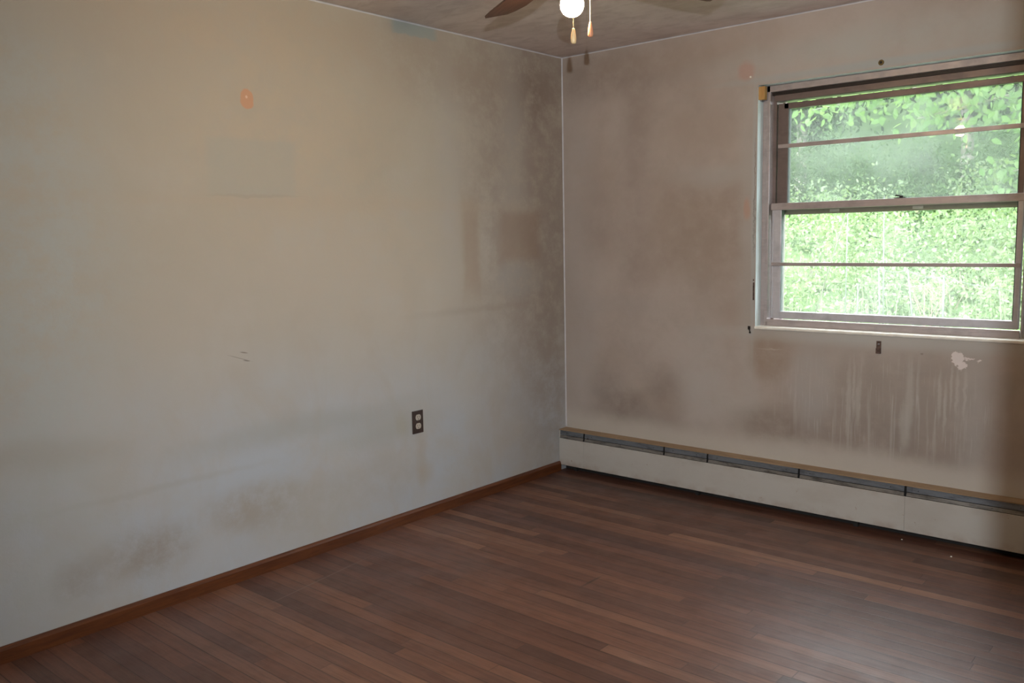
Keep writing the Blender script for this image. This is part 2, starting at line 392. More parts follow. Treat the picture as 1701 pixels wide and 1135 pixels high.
# ---------------------------------------------------------------- mesh helpers
def box(bm, x0, x1, y0, y1, z0, z1, mi=0, bev=0.0):
    b2 = bmesh.new()
    vsx = [b2.verts.new((x, y, z)) for x in (x0, x1) for y in (y0, y1) for z in (z0, z1)]
    for f in ((0, 1, 3, 2), (4, 6, 7, 5), (0, 4, 5, 1), (2, 3, 7, 6), (0, 2, 6, 4), (1, 5, 7, 3)):
        fc = b2.faces.new([vsx[i] for i in f]); fc.material_index = mi
    b2.normal_update()
    if bev > 0:
        bmesh.ops.bevel(b2, geom=b2.edges[:], offset=bev, segments=2, profile=.5, affect='EDGES')
    merge(bm, b2, mi)
def merge(bm, b2, mi=None):
    vm = {}
    for v in b2.verts: vm[v] = bm.verts.new(v.co)
    for f in b2.faces:
        try: n = bm.faces.new([vm[v] for v in f.verts])
        except ValueError: continue
        n.material_index = f.material_index if mi is None else mi; n.smooth = f.smooth
    b2.free()
def tube(bm, a, b, r0, r1=None, n=10, caps=True, smooth=True):
    a = Vector(a); b = Vector(b); r1 = r0 if r1 is None else r1
    d = (b-a).normalized(); u = d.orthogonal().normalized(); w = d.cross(u)
    ra = [bm.verts.new(a + r0*(math.cos(t)*u + math.sin(t)*w)) for t in (2*PI*i/n for i in range(n))]
    rb = [bm.verts.new(b + r1*(math.cos(t)*u + math.sin(t)*w)) for t in (2*PI*i/n for i in range(n))]
    for i in range(n):
        f = bm.faces.new((ra[i], ra[(i+1) % n], rb[(i+1) % n], rb[i])); f.smooth = smooth
    if caps: bm.faces.new(ra[::-1]); bm.faces.new(rb)
def polytube(bm, pts, r, n=6):
    for i in range(len(pts)-1): tube(bm, pts[i], pts[i+1], r, r, n)
def lathe(bm, prof, c=(0, 0, 0), n=28, axis='Z'):
    rings = []
    for (r, z) in prof:
        ring = []
        for i in range(n):
            t = 2*PI*i/n
            p = (r*math.cos(t), r*math.sin(t), z) if axis == 'Z' else (z, r*math.cos(t), r*math.sin(t))
            ring.append(bm.verts.new((c[0]+p[0], c[1]+p[1], c[2]+p[2])))
        rings.append(ring)
    for a, b in zip(rings, rings[1:]):
        for i in range(n):
            f = bm.faces.new((a[i], a[(i+1) % n], b[(i+1) % n], b[i])); f.smooth = True
    bm.faces.new(rings[0][::-1]); bm.faces.new(rings[-1])
def extrude_profile(bm, prof, axis, a, b):
    """closed 2D profile swept straight along an axis ('X' -> (y,z) profile, 'Y' -> (x,z), 'Z' -> (x,y))"""
    def P(t, q): return {'X': (t, q[0], q[1]), 'Y': (q[0], t, q[1]), 'Z': (q[0], q[1], t)}[axis]
    A = [bm.verts.new(P(a, q)) for q in prof]; B = [bm.verts.new(P(b, q)) for q in prof]
    n = len(prof)
    for i in range(n): bm.faces.new((A[i], A[(i+1) % n], B[(i+1) % n], B[i]))
    bm.faces.new(A[::-1]); bm.faces.new(B)
def obj(name, bm, mats, parent=None, loc=None):
    bmesh.ops.recalc_face_normals(bm, faces=bm.faces[:])
    me = bpy.data.meshes.new(name); bm.to_mesh(me); bm.free()
    for m in (mats if isinstance(mats, (list, tuple)) else [mats]): me.materials.append(m)
    o = bpy.data.objects.new(name, me); col.objects.link(o)
    if parent: o.parent = parent
    if loc is not None: o.location = loc
    return o
def thing(name, label, cat, loc=(0, 0, 0), rotz=0.0, group=None):
    o = bpy.data.objects.new(name, None); col.objects.link(o); o.empty_display_size = .05
    o.location = loc; o.rotation_euler = (0, 0, rotz)
    o['label'] = label; o['category'] = cat
    if group: o['group'] = group
    return o
def tag(o, label, cat, group=None, kind=None):
    o['label'] = label; o['category'] = cat
    if group: o['group'] = group
    if kind: o['kind'] = kind
    return o
def struct(name, bm, mats, parent=None):
    o = obj(name, bm, mats, parent)
    if not parent: o['kind'] = 'structure'
    return o
def B(*a, **k):
    bm = bmesh.new(); box(bm, *a, **k); return bm

# ---------------------------------------------------------------- room shell
H = 2.44
XR = 3.115            # face of the right wall
YD = -3.75            # near edge of its doorway (the camera stands in the opening)
YB = -4.62            # rear wall
WX0, WX1, WZ0, WZ1 = 1.218, 2.425, 0.932, 2.13
o = struct('floor', B(-.2, 4.4, YB-.2, .2, -.12, 0), M['floor']); tag(o, 'dark reddish brown narrow strip hardwood floor', 'floor')
o = struct('ceiling', B(-.2, 4.4, YB-.2, .2, H, H+.16), M['ceil']); tag(o, 'soot stained mauve brown ceiling', 'ceiling')
o = struct('wall_left', B(-.2, 0, YB-.2, .2, 0, H), M['wl']); tag(o, 'smoke stained beige wall with outlet and ghost of a picture', 'wall')
bm = bmesh.new()
box(bm, 0, WX0, 0, .2, 0, H); box(bm, WX1, 4.4, 0, .2, 0, H)
box(bm, WX0, WX1, 0, .2, 0, WZ0); box(bm, WX0, WX1, 0, .2, WZ1, H)
bmesh.ops.remove_doubles(bm, verts=bm.verts[:], dist=1e-5)
for f in bm.faces:
    c_ = f.calc_center_median()
    if WX0-.01 < c_.x < WX1+.01 and WZ0-.01 < c_.z < WZ1+.01 and abs(c_.y-.1) < .05: f.material_index = 1
    if c_.y > .199: f.material_index = 2
o = struct('wall_back', bm, [M['wb'], M['reveal'], M['brick']]); tag(o, 'smoke stained wall around the window with washed runs', 'wall')
bm = bmesh.new()
box(bm, XR, XR+.115, YD, 0, 0, H); box(bm, XR, XR+.115, YB, YD-.78, 0, H); box(bm, XR, XR+.115, YD-.78, YD, 2.06, H)
o = struct('wall_right', bm, M['wp']); tag(o, 'stained wall with the doorway', 'wall')
o = struct('wall_rear', B(0, 4.4, YB-.2, YB, 0, H), M['wp']); tag(o, 'stained rear wall', 'wall')
o = struct('wall_hall', B(4.2, 4.4, YB, 0, 0, H), M['hall']); tag(o, 'hall wall beyond the doorway', 'wall')
# clean painted beads along the inside corners
def bead(name, axis, a, b, sgn):
    r = .0075
    pr = [(0, 0)] + [(sgn[0]*(r - r*math.cos(t)) , sgn[1]*(r - r*math.sin(t))) for t in (PI/2*i/5 for i in range(6))]
    pr = [(0, 0)] + [(sgn[0]*r*(1-math.sin(t)*.85), sgn[1]*r*(1-math.cos(t)*.85)) for t in (PI/2*i/5 for i in range(6))]
    bm = bmesh.new()
    if axis == 'Z': pr2 = pr
    elif axis == 'Y': pr2 = [(p[0], H+p[1]) for p in pr]
    else: pr2 = [(p[0], H+p[1]) for p in pr]
    extrude_profile(bm, pr2, axis, a, b)
    o = struct(name, bm, M['caulk']); tag(o, 'thin pale bead of paint in the room corner', 'trim'); return o
bead('trim_1', 'Z', .262, H, (1, -1))
bead('trim_2', 'Y', YB, 0, (1, -1))
bead('trim_3', 'X', 0, XR, (-1, -1))
# baseboard
pr = [(0, 0), (.0150, 0), (.0150, .046), (.0115, .0545), (.006, .058), (0, .058)]
bm = bmesh.new(); extrude_profile(bm, pr, 'Y', YB, -.071)
o = struct('baseboard_left', bm, M['base']); tag(o, 'reddish brown wooden baseboard along the left wall', 'baseboard')
# sill bullnose
bm = bmesh.new()
n = 8; pr = [(.2, WZ0), (.2, WZ0+.004), (.0, WZ0+.004)] + [(-.007*math.sin(PI*i/n) - .001, WZ0-.004+.008*math.cos(PI*i/n)) for i in range(n+1)] + [(.0, WZ0-.008), (.0, WZ0)]
bm = bmesh.new(); extrude_profile(bm, pr, 'X', WX0+.001, WX1-.001)
o = struct('trim_4', bm, M['bead']); tag(o, 'cream rounded window sill edge, worn and lit by daylight', 'sill')

# ---------------------------------------------------------------- window
win = bpy.data.objects.new('window_1', None); col.objects.link(win); win['kind'] = 'structure'
tag(win, 'double hung aluminium window with horizontal bars and view of foliage', 'window')
win.location = (WX0, 0, WZ0+.004)
def W(name, bm, m):        # world-space bmesh -> child of the window
    bmesh.ops.translate(bm, verts=bm.verts[:], vec=-Vector(win.location)); return obj(name, bm, m, win)
def WS(name, bm, m, parent):
    bmesh.ops.translate(bm, verts=bm.verts[:], vec=-Vector(win.location)); return obj(name, bm, m, parent)
FX0, FX1 = 1.243, 2.405       # frame outer in x
bm = bmesh.new()              # outer frame: stepped channels
sz0 = WZ0+.004
box(bm, FX0, FX0+.016, .05, .17, sz0, 2.128, bev=.0015); box(bm, FX1-.008, FX1, .05, .17, sz0, 2.128, bev=.0015)
box(bm, FX0, FX1, .05, .17, 2.098, 2.128, bev=.0015)
box(bm, FX0+.01, FX1-.01, .05, .17, sz0, .960, bev=.0015)
box(bm, FX0+.01, FX1-.01, .045, .058, .958, .970, bev=.0015)
box(bm, WX0+.001, FX0+.002, .06, .15, sz0, 2.129)       # brown casing against the reveal
box(bm, FX1-.002, WX1-.001, .06, .15, sz0, 2.129)
W('frame', bm, M['alu'])
bm = B(FX0+.016, FX0+.032, .094, .17, sz0, 2.10); box(bm, WX0+.001, FX0+.041, .172, .198, sz0, 2.128); W('jamb_channel', bm, M['alu_dark'])  # dark metal puts shade on the channel; outer stop added over its lit face
bm = B(FX1-.016, FX1-.008, .094, .199, sz0, 2.10); W('jamb_channel', bm, M['alu_dark'])
bm = bmesh.new()
box(bm, FX0+.016, FX1-.01, .07, .16, 2.083, 2.0985)
W('head_gap_shade', bm, M['black'])  # black strip standing for the shade in the gap under the head
bm = bmesh.new()
box(bm, FX0+.03, FX1-.014, .075, .16, 2.053, 2.083, bev=.002)
W('head_bar', bm, M['alu_dark'])
# lower sash (room side)
LX0, LX1 = 1.277, 2.386
ls = bmesh.new()
box(ls, LX0, LX0+.046, .062, .092, .976, 1.552, bev=.002)
box(ls, LX1-.022, LX1, .062, .092, .976, 1.552, bev=.002)
box(ls, LX0+.04, LX1-.018, .062, .092, .977, 1.010, bev=.002)
lower = W('lower_sash', ls, M['alu_light'])
bm = B(LX0-.008, LX1+.006, .055, .093, 1.518, 1.552, bev=.003); WS('meeting_rail', bm, M['alu'], lower)
bm = B(LX0, LX0+.004, .056, .062, .978, 1.518); box(bm, LX1-.004, LX1, .056, .062, .978, 1.518); box(bm, LX0, LX1, .056, .062, .9745, .9775); WS('bright_edge', bm, M['caulk'], lower)
bm = B(LX0, LX1, .050, .060, 1.2400, 1.2570, bev=.0015); WS('glazing_bar', bm, M['alu'], lower)
for xx in (LX0+.0455, LX1-.0245): WS('dark_stile_strip', B(xx, xx+.002, .0618, .0925, 1.010, 1.518), M['dark_stile_strip'], lower)  # strips added to darken the sky-lit inner faces of the stiles
bm = B(LX0+.044, LX1-.020, .076, .080, 1.008, 1.520); WS('pane', bm, M['glass_lo'], lower)
# upper sash (outside)
UX0, UX1 = 1.280, 2.374
us = bmesh.new()
box(us, UX0, UX0+.054, .100, .130, 1.500, 2.043, bev=.002)
box(us, UX1-.020, UX1, .100, .130, 1.500, 2.043, bev=.002)
box(us, UX0+.03, UX1-.015, .100, .130, 2.015, 2.043, bev=.002)
upper = W('upper_sash', us, M['alu_dark'])
bm = B(UX0+.03, UX1-.015, .100, .130, 1.494, 1.545, bev=.002)
WS('bottom_rail', bm, M['alu_dark'], upper)
bm = B(UX0+.006, UX1+.014, .088, .098, 1.8235, 1.8435, bev=.0015); WS('glazing_bar', bm, M['alu'], upper)
for xx in (UX0+.0535, UX1-.0225): WS('dark_stile_strip', B(xx, xx+.002, .0998, .1305, 1.545, 2.015), M['dark_stile_strip'], upper)
bm = B(UX0+.052, UX1-.018, .114, .118, 1.540, 2.018)
bmesh.ops.rotate(bm, verts=bm.verts[:], cent=(1.83, .116, 1.78), matrix=Matrix.Rotation(R(-.28), 3, 'X') @ Matrix.Rotation(R(.30), 3, 'Z'))
WS('pane', bm, M['glass_up'], upper)
for xx in (1.575, 1.955):
    bm = B(xx-.022, xx+.022, .092, .101, 1.502, 1.515, bev=.001); WS('spacer_clip', bm, M['alu'], upper)
# sash lock
bm = bmesh.new()
box(bm, 1.862, 1.912, .060, .080, 1.552, 1.556, bev=.001)
lathe(bm, [(.009, 0), (.009, .006), (.004, .009)], (1.890, .070, 1.556), 14)
tube(bm, (1.893, .070, 1.560), (1.872, .060, 1.5655), .0042, .003, 8)
tube(bm, (1.872, .060, 1.5655), (1.866, .057, 1.563), .003, .004, 8)
W('sash_lock', bm, M['black'])
for xx in (1.349, 2.343):
    bm = bmesh.new(); polytube(bm, [(xx, .094, 1.497), (xx+.002, .093, 1.488), (xx-.001, .093, 1.478)], .0016, 6)
    W('balance_hook', bm, M['black'])

# ---------------------------------------------------------------- things on the window wall
t = thing('curtain_bracket', 'small curtain bracket with wood block at upper left corner of window', 'bracket', (1.235, 0, 2.09))
obj('wood_block', B(-.0165, .0155, .004, .032, -.030, .034, bev=.002), M['block'], t)
bm = B(-.0165, .008, .033, .058, -.030, .034, bev=.001); box(bm, -.0165, -.006, .024, .05, -.036, -.030)
obj('metal_plate', bm, M['zinc'], t)
bm = bmesh.new()
ring = [(.0125, -.0), (.0125, -.003), (.0075, -.005), (.006, -.004), (.006, -.0005)]
lathe(bm, [(r, -z) for r, z in ring], (0, 0, 0), 16)
bmesh.ops.rotate(bm, verts=bm.verts[:], cent=(0, 0, 0), matrix=Matrix.Rotation(R(90), 3, 'X'))
t = thing('wall_anchor', 'brass coloured screw anchor in the wall above the window', 'anchor', (1.806, -.0005, 2.156))
obj('anchor_body', bm, simple('tarnished_brass', (.20, .14, .05), .5, .5), t)
bm = bmesh.new(); lathe(bm, [(.0058, .0), (.0058, .0055)], (0, 0, 0), 12)
bmesh.ops.rotate(bm, verts=bm.verts[:], cent=(0, 0, 0), matrix=Matrix.Rotation(R(90), 3, 'X'))
obj('hole', bm, M['dark'], t)
# hook left of the sill
t = thing('wall_hook', 'small black metal hook on the wall left of the window sill', 'hook', (1.189, 0, .918))
obj('plate', B(-.009, .005, -.003, 0, -.002, .016, bev=.0008), M['black'], t)
bm = bmesh.new(); polytube(bm, [(-.001, -.002, .002), (.004, -.010, -.003), (.008, -.014, -.010), (.009, -.010, -.017), (.002, -.008, -.016)], .0032, 8)
obj('hook_arm', bm, M['black'], t)
# shade tieback bracket below the sill
t = thing('tieback_bracket', 'small brown metal bracket with a hole on the wall below the sill', 'bracket', (1.833, 0, .868))
bm = bmesh.new(); box(bm, -.011, .011, -.003, 0, -.029, .029, bev=.0008); box(bm, -.011, .011, -.011, -.003, -.029, -.004, bev=.0015)
obj('bracket_plate', bm, M['rust'], t)
bm = bmesh.new(); lathe(bm, [(.0045, .0), (.0045, .0012), (.003, .002)], (0, 0, 0), 12)
bmesh.ops.rotate(bm, verts=bm.verts[:], cent=(0, 0, 0), matrix=Matrix.Rotation(R(90), 3, 'X')); bmesh.ops.translate(bm, verts=bm.verts[:], vec=(0, -.003, .015))
obj('screw', bm, M['zinc'], t)
bm = bmesh.new(); lathe(bm, [(.0055, .0), (.005, .003), (.002, .004)], (0, 0, 0), 12)
bmesh.ops.rotate(bm, verts=bm.verts[:], cent=(0, 0, 0), matrix=Matrix.Rotation(R(90), 3, 'X'))
tag(obj('screw_plug', bm, M['bead'], loc=(1.178, 0, 2.176)), 'tiny white screw plug left of the curtain bracket', 'screw')
bm = B(-.004, .004, -.0035, 0, -.045, .045, bev=.001); box(bm, -.003, .003, -.0045, -.0035, .052, .062)
tag(obj('latch_strip', bm, M['rust'], loc=(1.209, 0, 1.113)), 'narrow dark rusty metal strip at the lower left edge of window', 'strip')

# ---------------------------------------------------------------- outlet on the left wall
t = thing('wall_outlet', 'brown duplex wall outlet low on the left wall', 'outlet', (0, -1.224, .499))
pl = obj('cover_plate', B(0, .006, -.036, .036, -.058, .058, bev=.002), M['plate'], t)
for dz in (.0235, -.0205):
    bm = bmesh.new()
    pts = []
    for i in range(28):
        a = 2*PI*i/28; yy = .0172*math.cos(a); zz = max(-.0142, min(.0142, .0172*math.sin(a))); pts.append((yy, zz+dz))
    extrude_profile(bm, pts, 'X', .0055, .0085)
    rc = obj('receptacle', bm, M['recep'], t)
    bm = B(.0084, .0089, -.0075, -.0055, dz-.001, dz+.0075); box(bm, .0084, .0089, .0055, .0075, dz-.0005, dz+.0065)
    lathe(bm, [(.0025, .0084), (.0025, .0089)], (0, 0, dz-.0085), 12, 'X')
    obj('slots', bm, M['dark'], rc)
bm = bmesh.new(); lathe(bm, [(.0032, .006), (.0028, .0072)], (0, 0, .0015), 12, 'X'); obj('screw', bm, M['rust'], t)

# ---------------------------------------------------------------- baseboard heater
hx0, hx1 = .0, XR-.004
t = thing('baseboard_heater', 'long off white baseboard heater with grey damper under the window', 'heater', (0, 0, 0))
pr = [(0, .2555), (-.070, .2535), (-.0715, .2520), (-.0715, .2495), (-.069, .2495), (-.069, .2510), (0, .2515)]
bm = bmesh.new(); extrude_profile(bm, pr, 'X', hx0, hx1); obj('top_cover', bm, M['heater_top'], t)
obj('back_plate', B(hx0, hx1, -.006, -.001, .001, .2505), M['dark'], t)  # dark sheet standing for the shade inside the heater casing
# heating fin core, coloured dark for the shade in the gaps
obj('fin_core', B(.02, hx1-.02, -.058, -.012, .055, .15), M['dark'], t)
obj('end_cap', B(hx0+.0005, .006, -.0705, 0, .036, .2450, bev=.001), M['panel'], t)
joints = [.003, .184, .728, .993, 1.492, 1.992, 2.52, XR-.01]
for i in range(len(joints)-1):
    a, b_ = joints[i]+.0055, joints[i+1]-.0055
    pr = [(-.0645, .2475), (-.0665, .2475), (-.0700, .2225), (-.068, .2225)]
    bm = bmesh.new(); extrude_profile(bm, pr, 'X', a, b_)
    d = obj('damper_flap', bm, M['damper'], t)
    bm = bmesh.new()
    tube(bm, (a+.05, -.0685, .2345), (a+.05, -.0709, .2345), .0022, .0018, 8)
    obj('rivet', bm, M['black'], d); bm = bmesh.new()
    if b_-a > .2:
        tube(bm, (b_-.06, -.0685, .2345), (b_-.06, -.0709, .2345), .0022, .0018, 8)
        obj('rivet', bm, M['black'], d)
    pr = [(-.0660, .2185), (-.0685, .2195), (-.0735, .2040), (-.071, .2030)]
    bm = bmesh.new(); extrude_profile(bm, pr, 'X', a, b_)
    obj('louver_lip', bm, M['lip'], t)
for xx in joints[1:-1]:
    if xx > .2: obj('joint_clip', B(xx+.006, xx+.030, -.0716, -.0690, .2250, .2470, bev=.0006), M['damper'], t)
# front panels
pj_ = [.006, .184, 1.992, XR-.006]
for i in range(3):
    a, b_ = pj_[i]+.0004, pj_[i+1]-.0004
    pr = [(-.0715, .2010), (-.0735, .1990), (-.0735, .0400), (-.0725, .0380), (-.0715, .0380), (-.0715, .1990)]
    bm = bmesh.new(); extrude_profile(bm, pr, 'X', a, b_)
    obj('front_panel', bm, M['panel'], t)
for xx in (.08, .9, 1.75, 2.6): obj('mounting_foot', B(xx, xx+.02, -.030, -.006, 0, .055), M['dark'], t)

# ---------------------------------------------------------------- ceiling fan
FX, FY = 1.600, -2.035
fan = thing('ceiling_fan', 'brown wooden blade ceiling fan with a bare lit bulb', 'fan', (FX, FY, H))
def lz(prof): return [(r, z-H) for r, z in prof]
bm = bmesh.new(); lathe(bm, lz([(.066, 2.44), (.064, 2.425), (.045, 2.395), (.030, 2.372), (.018, 2.362)]), n=36); obj('canopy', bm, M['fanmetal'], fan)
bm = bmesh.new(); lathe(bm, lz([(.013, 2.37), (.013, 2.31)]), n=18); obj('down_rod', bm, M['fanmetal'], fan)
bm = bmesh.new(); lathe(bm, lz([(.02, 2.318), (.06, 2.308), (.093, 2.288), (.10, 2.262), (.098, 2.235), (.08, 2.215), (.055, 2.207)]), n=40); obj('motor_housing', bm, M['fanmetal'], fan)
bm = bmesh.new(); lathe(bm, lz([(.052, 2.207), (.055, 2.198), (.055, 2.160), (.046, 2.148), (.028, 2.142)]), n=32); sh_ = obj('switch_housing', bm, M['fanmetal'], fan)
bm = bmesh.new(); lathe(bm, lz([(.021, 2.142), (.021, 2.122), (.017, 2.108)]), n=24); obj('light_socket', bm, M['socket'], fan)
bz, br = 2.074, .0345
prof = [(.0145, 2.112), (.0155, 2.106)]
for i in range(1, 15):
    a = R(55) - (R(55)+R(88))*i/14
    prof.append((br*math.cos(a), bz + br*math.sin(a)))
bm = bmesh.new(); lathe(bm, lz(prof), n=32); obj('bulb', bm, M['bulb'], fan)
def blade_mesh():
    bm = bmesh.new()
    # outline: narrow root, widening, angular clipped tip as in the photo
    out = [(.155, .040), (.22, .050), (.40, .060), (.58, .062), (.655, .0585), (.668, .053), (.668, .042), (.660, .0), (.655, -.028), (.62, -.045), (.55, -.062), (.40, -.060), (.22, -.050), (.155, -.040)]
    top = [bm.verts.new((x, y, .003)) for x, y in out]; bot = [bm.verts.new((x, y, -.003)) for x, y in out]
    bm.faces.new(top); bm.faces.new(bot[::-1]); n = len(out)
    for i in range(n): bm.faces.new((top[i], bot[i], bot[(i+1) % n], top[(i+1) % n]))
    bmesh.ops.rotate(bm, verts=bm.verts[:], cent=(0, 0, 0), matrix=Matrix.Rotation(R(-11), 3, 'X'))
    return bm
def bracket_mesh():
    bm = bmesh.new()
    box(bm, .085, .17, -.012, .012, -.006, -.001, bev=.001)
    box(bm, .16, .24, -.030, .030, -.0085, -.0045, bev=.001)
    for yy in (-.018, .018): tube(bm, (.20, yy, -.0085), (.20, yy, -.0115), .005, .004, 8)
    bmesh.ops.rotate(bm, verts=bm.verts[:], cent=(0, 0, 0), matrix=Matrix.Rotation(R(-11), 3, 'X'))
    return bm
bl0 = obj('blade', blade_mesh(), M['fanblade'], fan); br0 = obj('blade_bracket', bracket_mesh(), M['fanmetal'], bl0)
for i in range(5):
    if i == 0: b_ = bl0
    else:
        b_ = bl0.copy(); col.objects.link(b_); b_.parent = fan
        c_ = br0.copy(); col.objects.link(c_); c_.parent = b_
    b_.location = (0, 0, 2.203-H); b_.rotation_euler = (0, 0, R(78+72*i))
def pull(x0, y0, z0, x1, y1, zk, knob_mat, lbl):
    bm = bmesh.new(); n = int((z0-zk)/.0042)
    for i in range(n):
        f = i/n; z = z0+(zk-z0)*f
        x = x0+(x1-x0)*min(1, f*3); y = y0+(y1-y0)*min(1, f*3)
        lathe(bm, [(.0006, z+.0021-H), (.0016, z+.001-H), (.0016, z-.001-H), (.0006, z-.0021-H)], (x, y, 0), 6)
    ch = obj('pull_chain', bm, M['chain'], fan)
    bm = bmesh.new(); lathe(bm, [(.0020, zk+.001-H), (.0038, zk-.003-H), (.0065, zk-.016-H), (.0080, zk-.028-H), (.0078, zk-.036-H), (.0060, zk-.041-H), (.002, zk-.0425-H)], (x1, y1, 0), 18)
    k = obj('pull_knob', bm, knob_mat, ch); k['label'] = lbl
pull(.0400, -.0400, 2.172, .0355, -.0420, 1.995, M['knob_pale'], 'pale wooden pull knob')
pull(.0540, .0150, 2.170, .0520, .0180, 2.020, M['knob_red'], 'reddish wooden pull knob')

# ---------------------------------------------------------------- crumbs of plaster on the floor
random.seed(4)
for (x_, y_, r_, lb) in ((1.990, -.090, .0035, 'white plaster crumb on the floor close to the heater'), (2.222, -.184, .004, 'white plaster crumb on the floor nearest the right edge of the photo')):
    bm = bmesh.new(); bmesh.ops.create_icosphere(bm, subdivisions=2, radius=r_)
    for v in bm.verts: v.co *= random.uniform(.75, 1.15); v.co.z *= .7
    zmin = min(v.co.z for v in bm.verts)
    o = obj('plaster_crumb', bm, M['bead'], loc=(x_, y_, -zmin)); tag(o, lb, 'debris')

# ---------------------------------------------------------------- outside
def leaf_mat(name, a, b_, c3, trans=.45):
    a, b_, c3 = [tuple(q*.60 for q in k_) for k_ in (a, b_, c3)]
    s = NT(name); g = s.n.new('ShaderNodeNewGeometry')
    r = g.outputs['Random Per Island']
    c = s.ramp(r, [(0, a), (.5, b_), (1, c3)])
    d = s.n.new('ShaderNodeBsdfPrincipled'); s.put(d.inputs['Base Color'], c); d.inputs['Roughness'].default_value = .6; d.inputs['Specular IOR Level'].default_value = .15
    tr = s.n.new('ShaderNodeBsdfTranslucent'); s.put(tr.inputs[0], s.mix(1.0, c, (1.25, 1.2, .7), 'MULTIPLY'))
    m = s.n.new('ShaderNodeMixShader'); m.inputs[0].default_value = trans
    s.l.new(d.outputs[0], m.inputs[1]); s.l.new(tr.outputs[0], m.inputs[2]); s.l.new(m.outputs[0], s.out.inputs[0])
    return s.m
M['leaf_bank'] = leaf_mat('pale_spring_leaves', (.30, .47, .21), (.40, .56, .31), (.54, .65, .46))
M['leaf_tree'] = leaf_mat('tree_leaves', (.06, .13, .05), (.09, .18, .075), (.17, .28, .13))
M['leaf_dark'] = leaf_mat('shaded_tree_leaves', (.022, .048, .022), (.036, .072, .034), (.065, .11, .055))  # darker copy of the tree leaves, shade put into the colour
M['leaf_mid'] = leaf_mat('mid_green_bank_leaves', (.10, .20, .08), (.15, .27, .11), (.25, .38, .19))
M['bark'] = simple('grey_bark', (.30, .27, .23), .9, 0, .3, .3, 20, .4)
M['pole'] = simple('weathered_pale_pole', (.105, .11, .105), .6)
M['brownpole'] = simple('grey_brown_pole', (.09, .085, .065), .7)
M['twig'] = simple('dry_pinkish_twig', (.20, .14, .11), .8)
M['rope'] = simple('pale_wire', (.10, .105, .105), .5)
def soil_mat():
    s = NT('grassy_bank_soil'); co = s.coord(); n = s.noise(co, 6, 6, .7)
    s.bsdf(s.ramp(n, [(.3, (.06, .12, .04)), (.55, (.13, .21, .08)), (.75, (.20, .27, .13))]), .9, 0, .2); return s.m
M['soil'] = soil_mat()

def leaf_object(name, pts, size, mat, seed, parent=None, droop=.3, aspect=.5):
    rs = np.random.RandomState(seed); n = len(pts)
    d = rs.normal(size=(n, 3)); d[:, 2] -= droop; d /= np.linalg.norm(d, axis=1)[:, None]
    u = rs.normal(size=(n, 3)); u[:, 1] *= .6
    u -= (u*d).sum(1)[:, None]*d; u /= np.linalg.norm(u, axis=1)[:, None]
    w = np.cross(d, u)
    L = (size*rs.uniform(.65, 1.3, n))[:, None]; A = L*aspect*.5
    fold = w*L*.10
    V = np.stack([pts, pts+d*L*.30+u*A+fold, pts+d*L*.68+u*A*.8+fold, pts+d*L, pts+d*L*.68-u*A*.8+fold, pts+d*L*.30-u*A+fold], 1).reshape(-1, 3)
    base = (np.arange(n)*6)[:, None]
    F = np.concatenate([base+np.array([0, 1, 2, 3]), base+np.array([0, 3, 4, 5])], 1).reshape(-1)
    me = bpy.data.meshes.new(name)
    me.vertices.add(len(V)); me.vertices.foreach_set('co', V.astype(np.float32).ravel())
    me.loops.add(len(F)); me.loops.foreach_set('vertex_index', F.astype(np.int32))
    me.polygons.add(n*2); me.polygons.foreach_set('loop_start', (np.arange(n*2)*4).astype(np.int32))
    me.update(calc_edges=True); me.validate()
    me.materials.append(mat)
    o = bpy.data.objects.new(name, me); col.objects.link(o)
    if parent: o.parent = parent
    return o
def cloud(rs, n, r, clumps=26, spread=.34):
    """leaf positions gathered in clumps over an ellipsoid"""
    c = rs.normal(size=(clumps, 3)); c /= np.linalg.norm(c, axis=1)[:, None]; c *= rs.uniform(.45, 1.0, clumps)[:, None]
    k = rs.randint(0, clumps, n)
    p = c[k] + rs.normal(size=(n, 3))*spread*rs.uniform(.5, 1, clumps)[k][:, None]
    return p*np.array(r)
GZ = lambda y: -.25 + max(0, y-2.5)*.22 + max(0, y-13)*.95
# ground bank rising away from the house
bm = bmesh.new(); nx, ny = 40, 40
rs = np.random.RandomState(3); grid = []
for j in range(ny+1):
    y_ = .2 + 16.6*j/ny; grid.append([bm.verts.new((-9+18*i/nx, y_, GZ(y_)+(rs.uniform(-.06, .06) if j else 0))) for i in range(nx+1)])
for j in range(ny):
    for i in range(nx): bm.faces.new((grid[j][i], grid[j][i+1], grid[j+1][i+1], grid[j+1][i])).smooth = True
o = obj('ground_bank', bm, M['soil']); tag(o, 'grassy bank rising behind the house', 'ground', kind='structure')

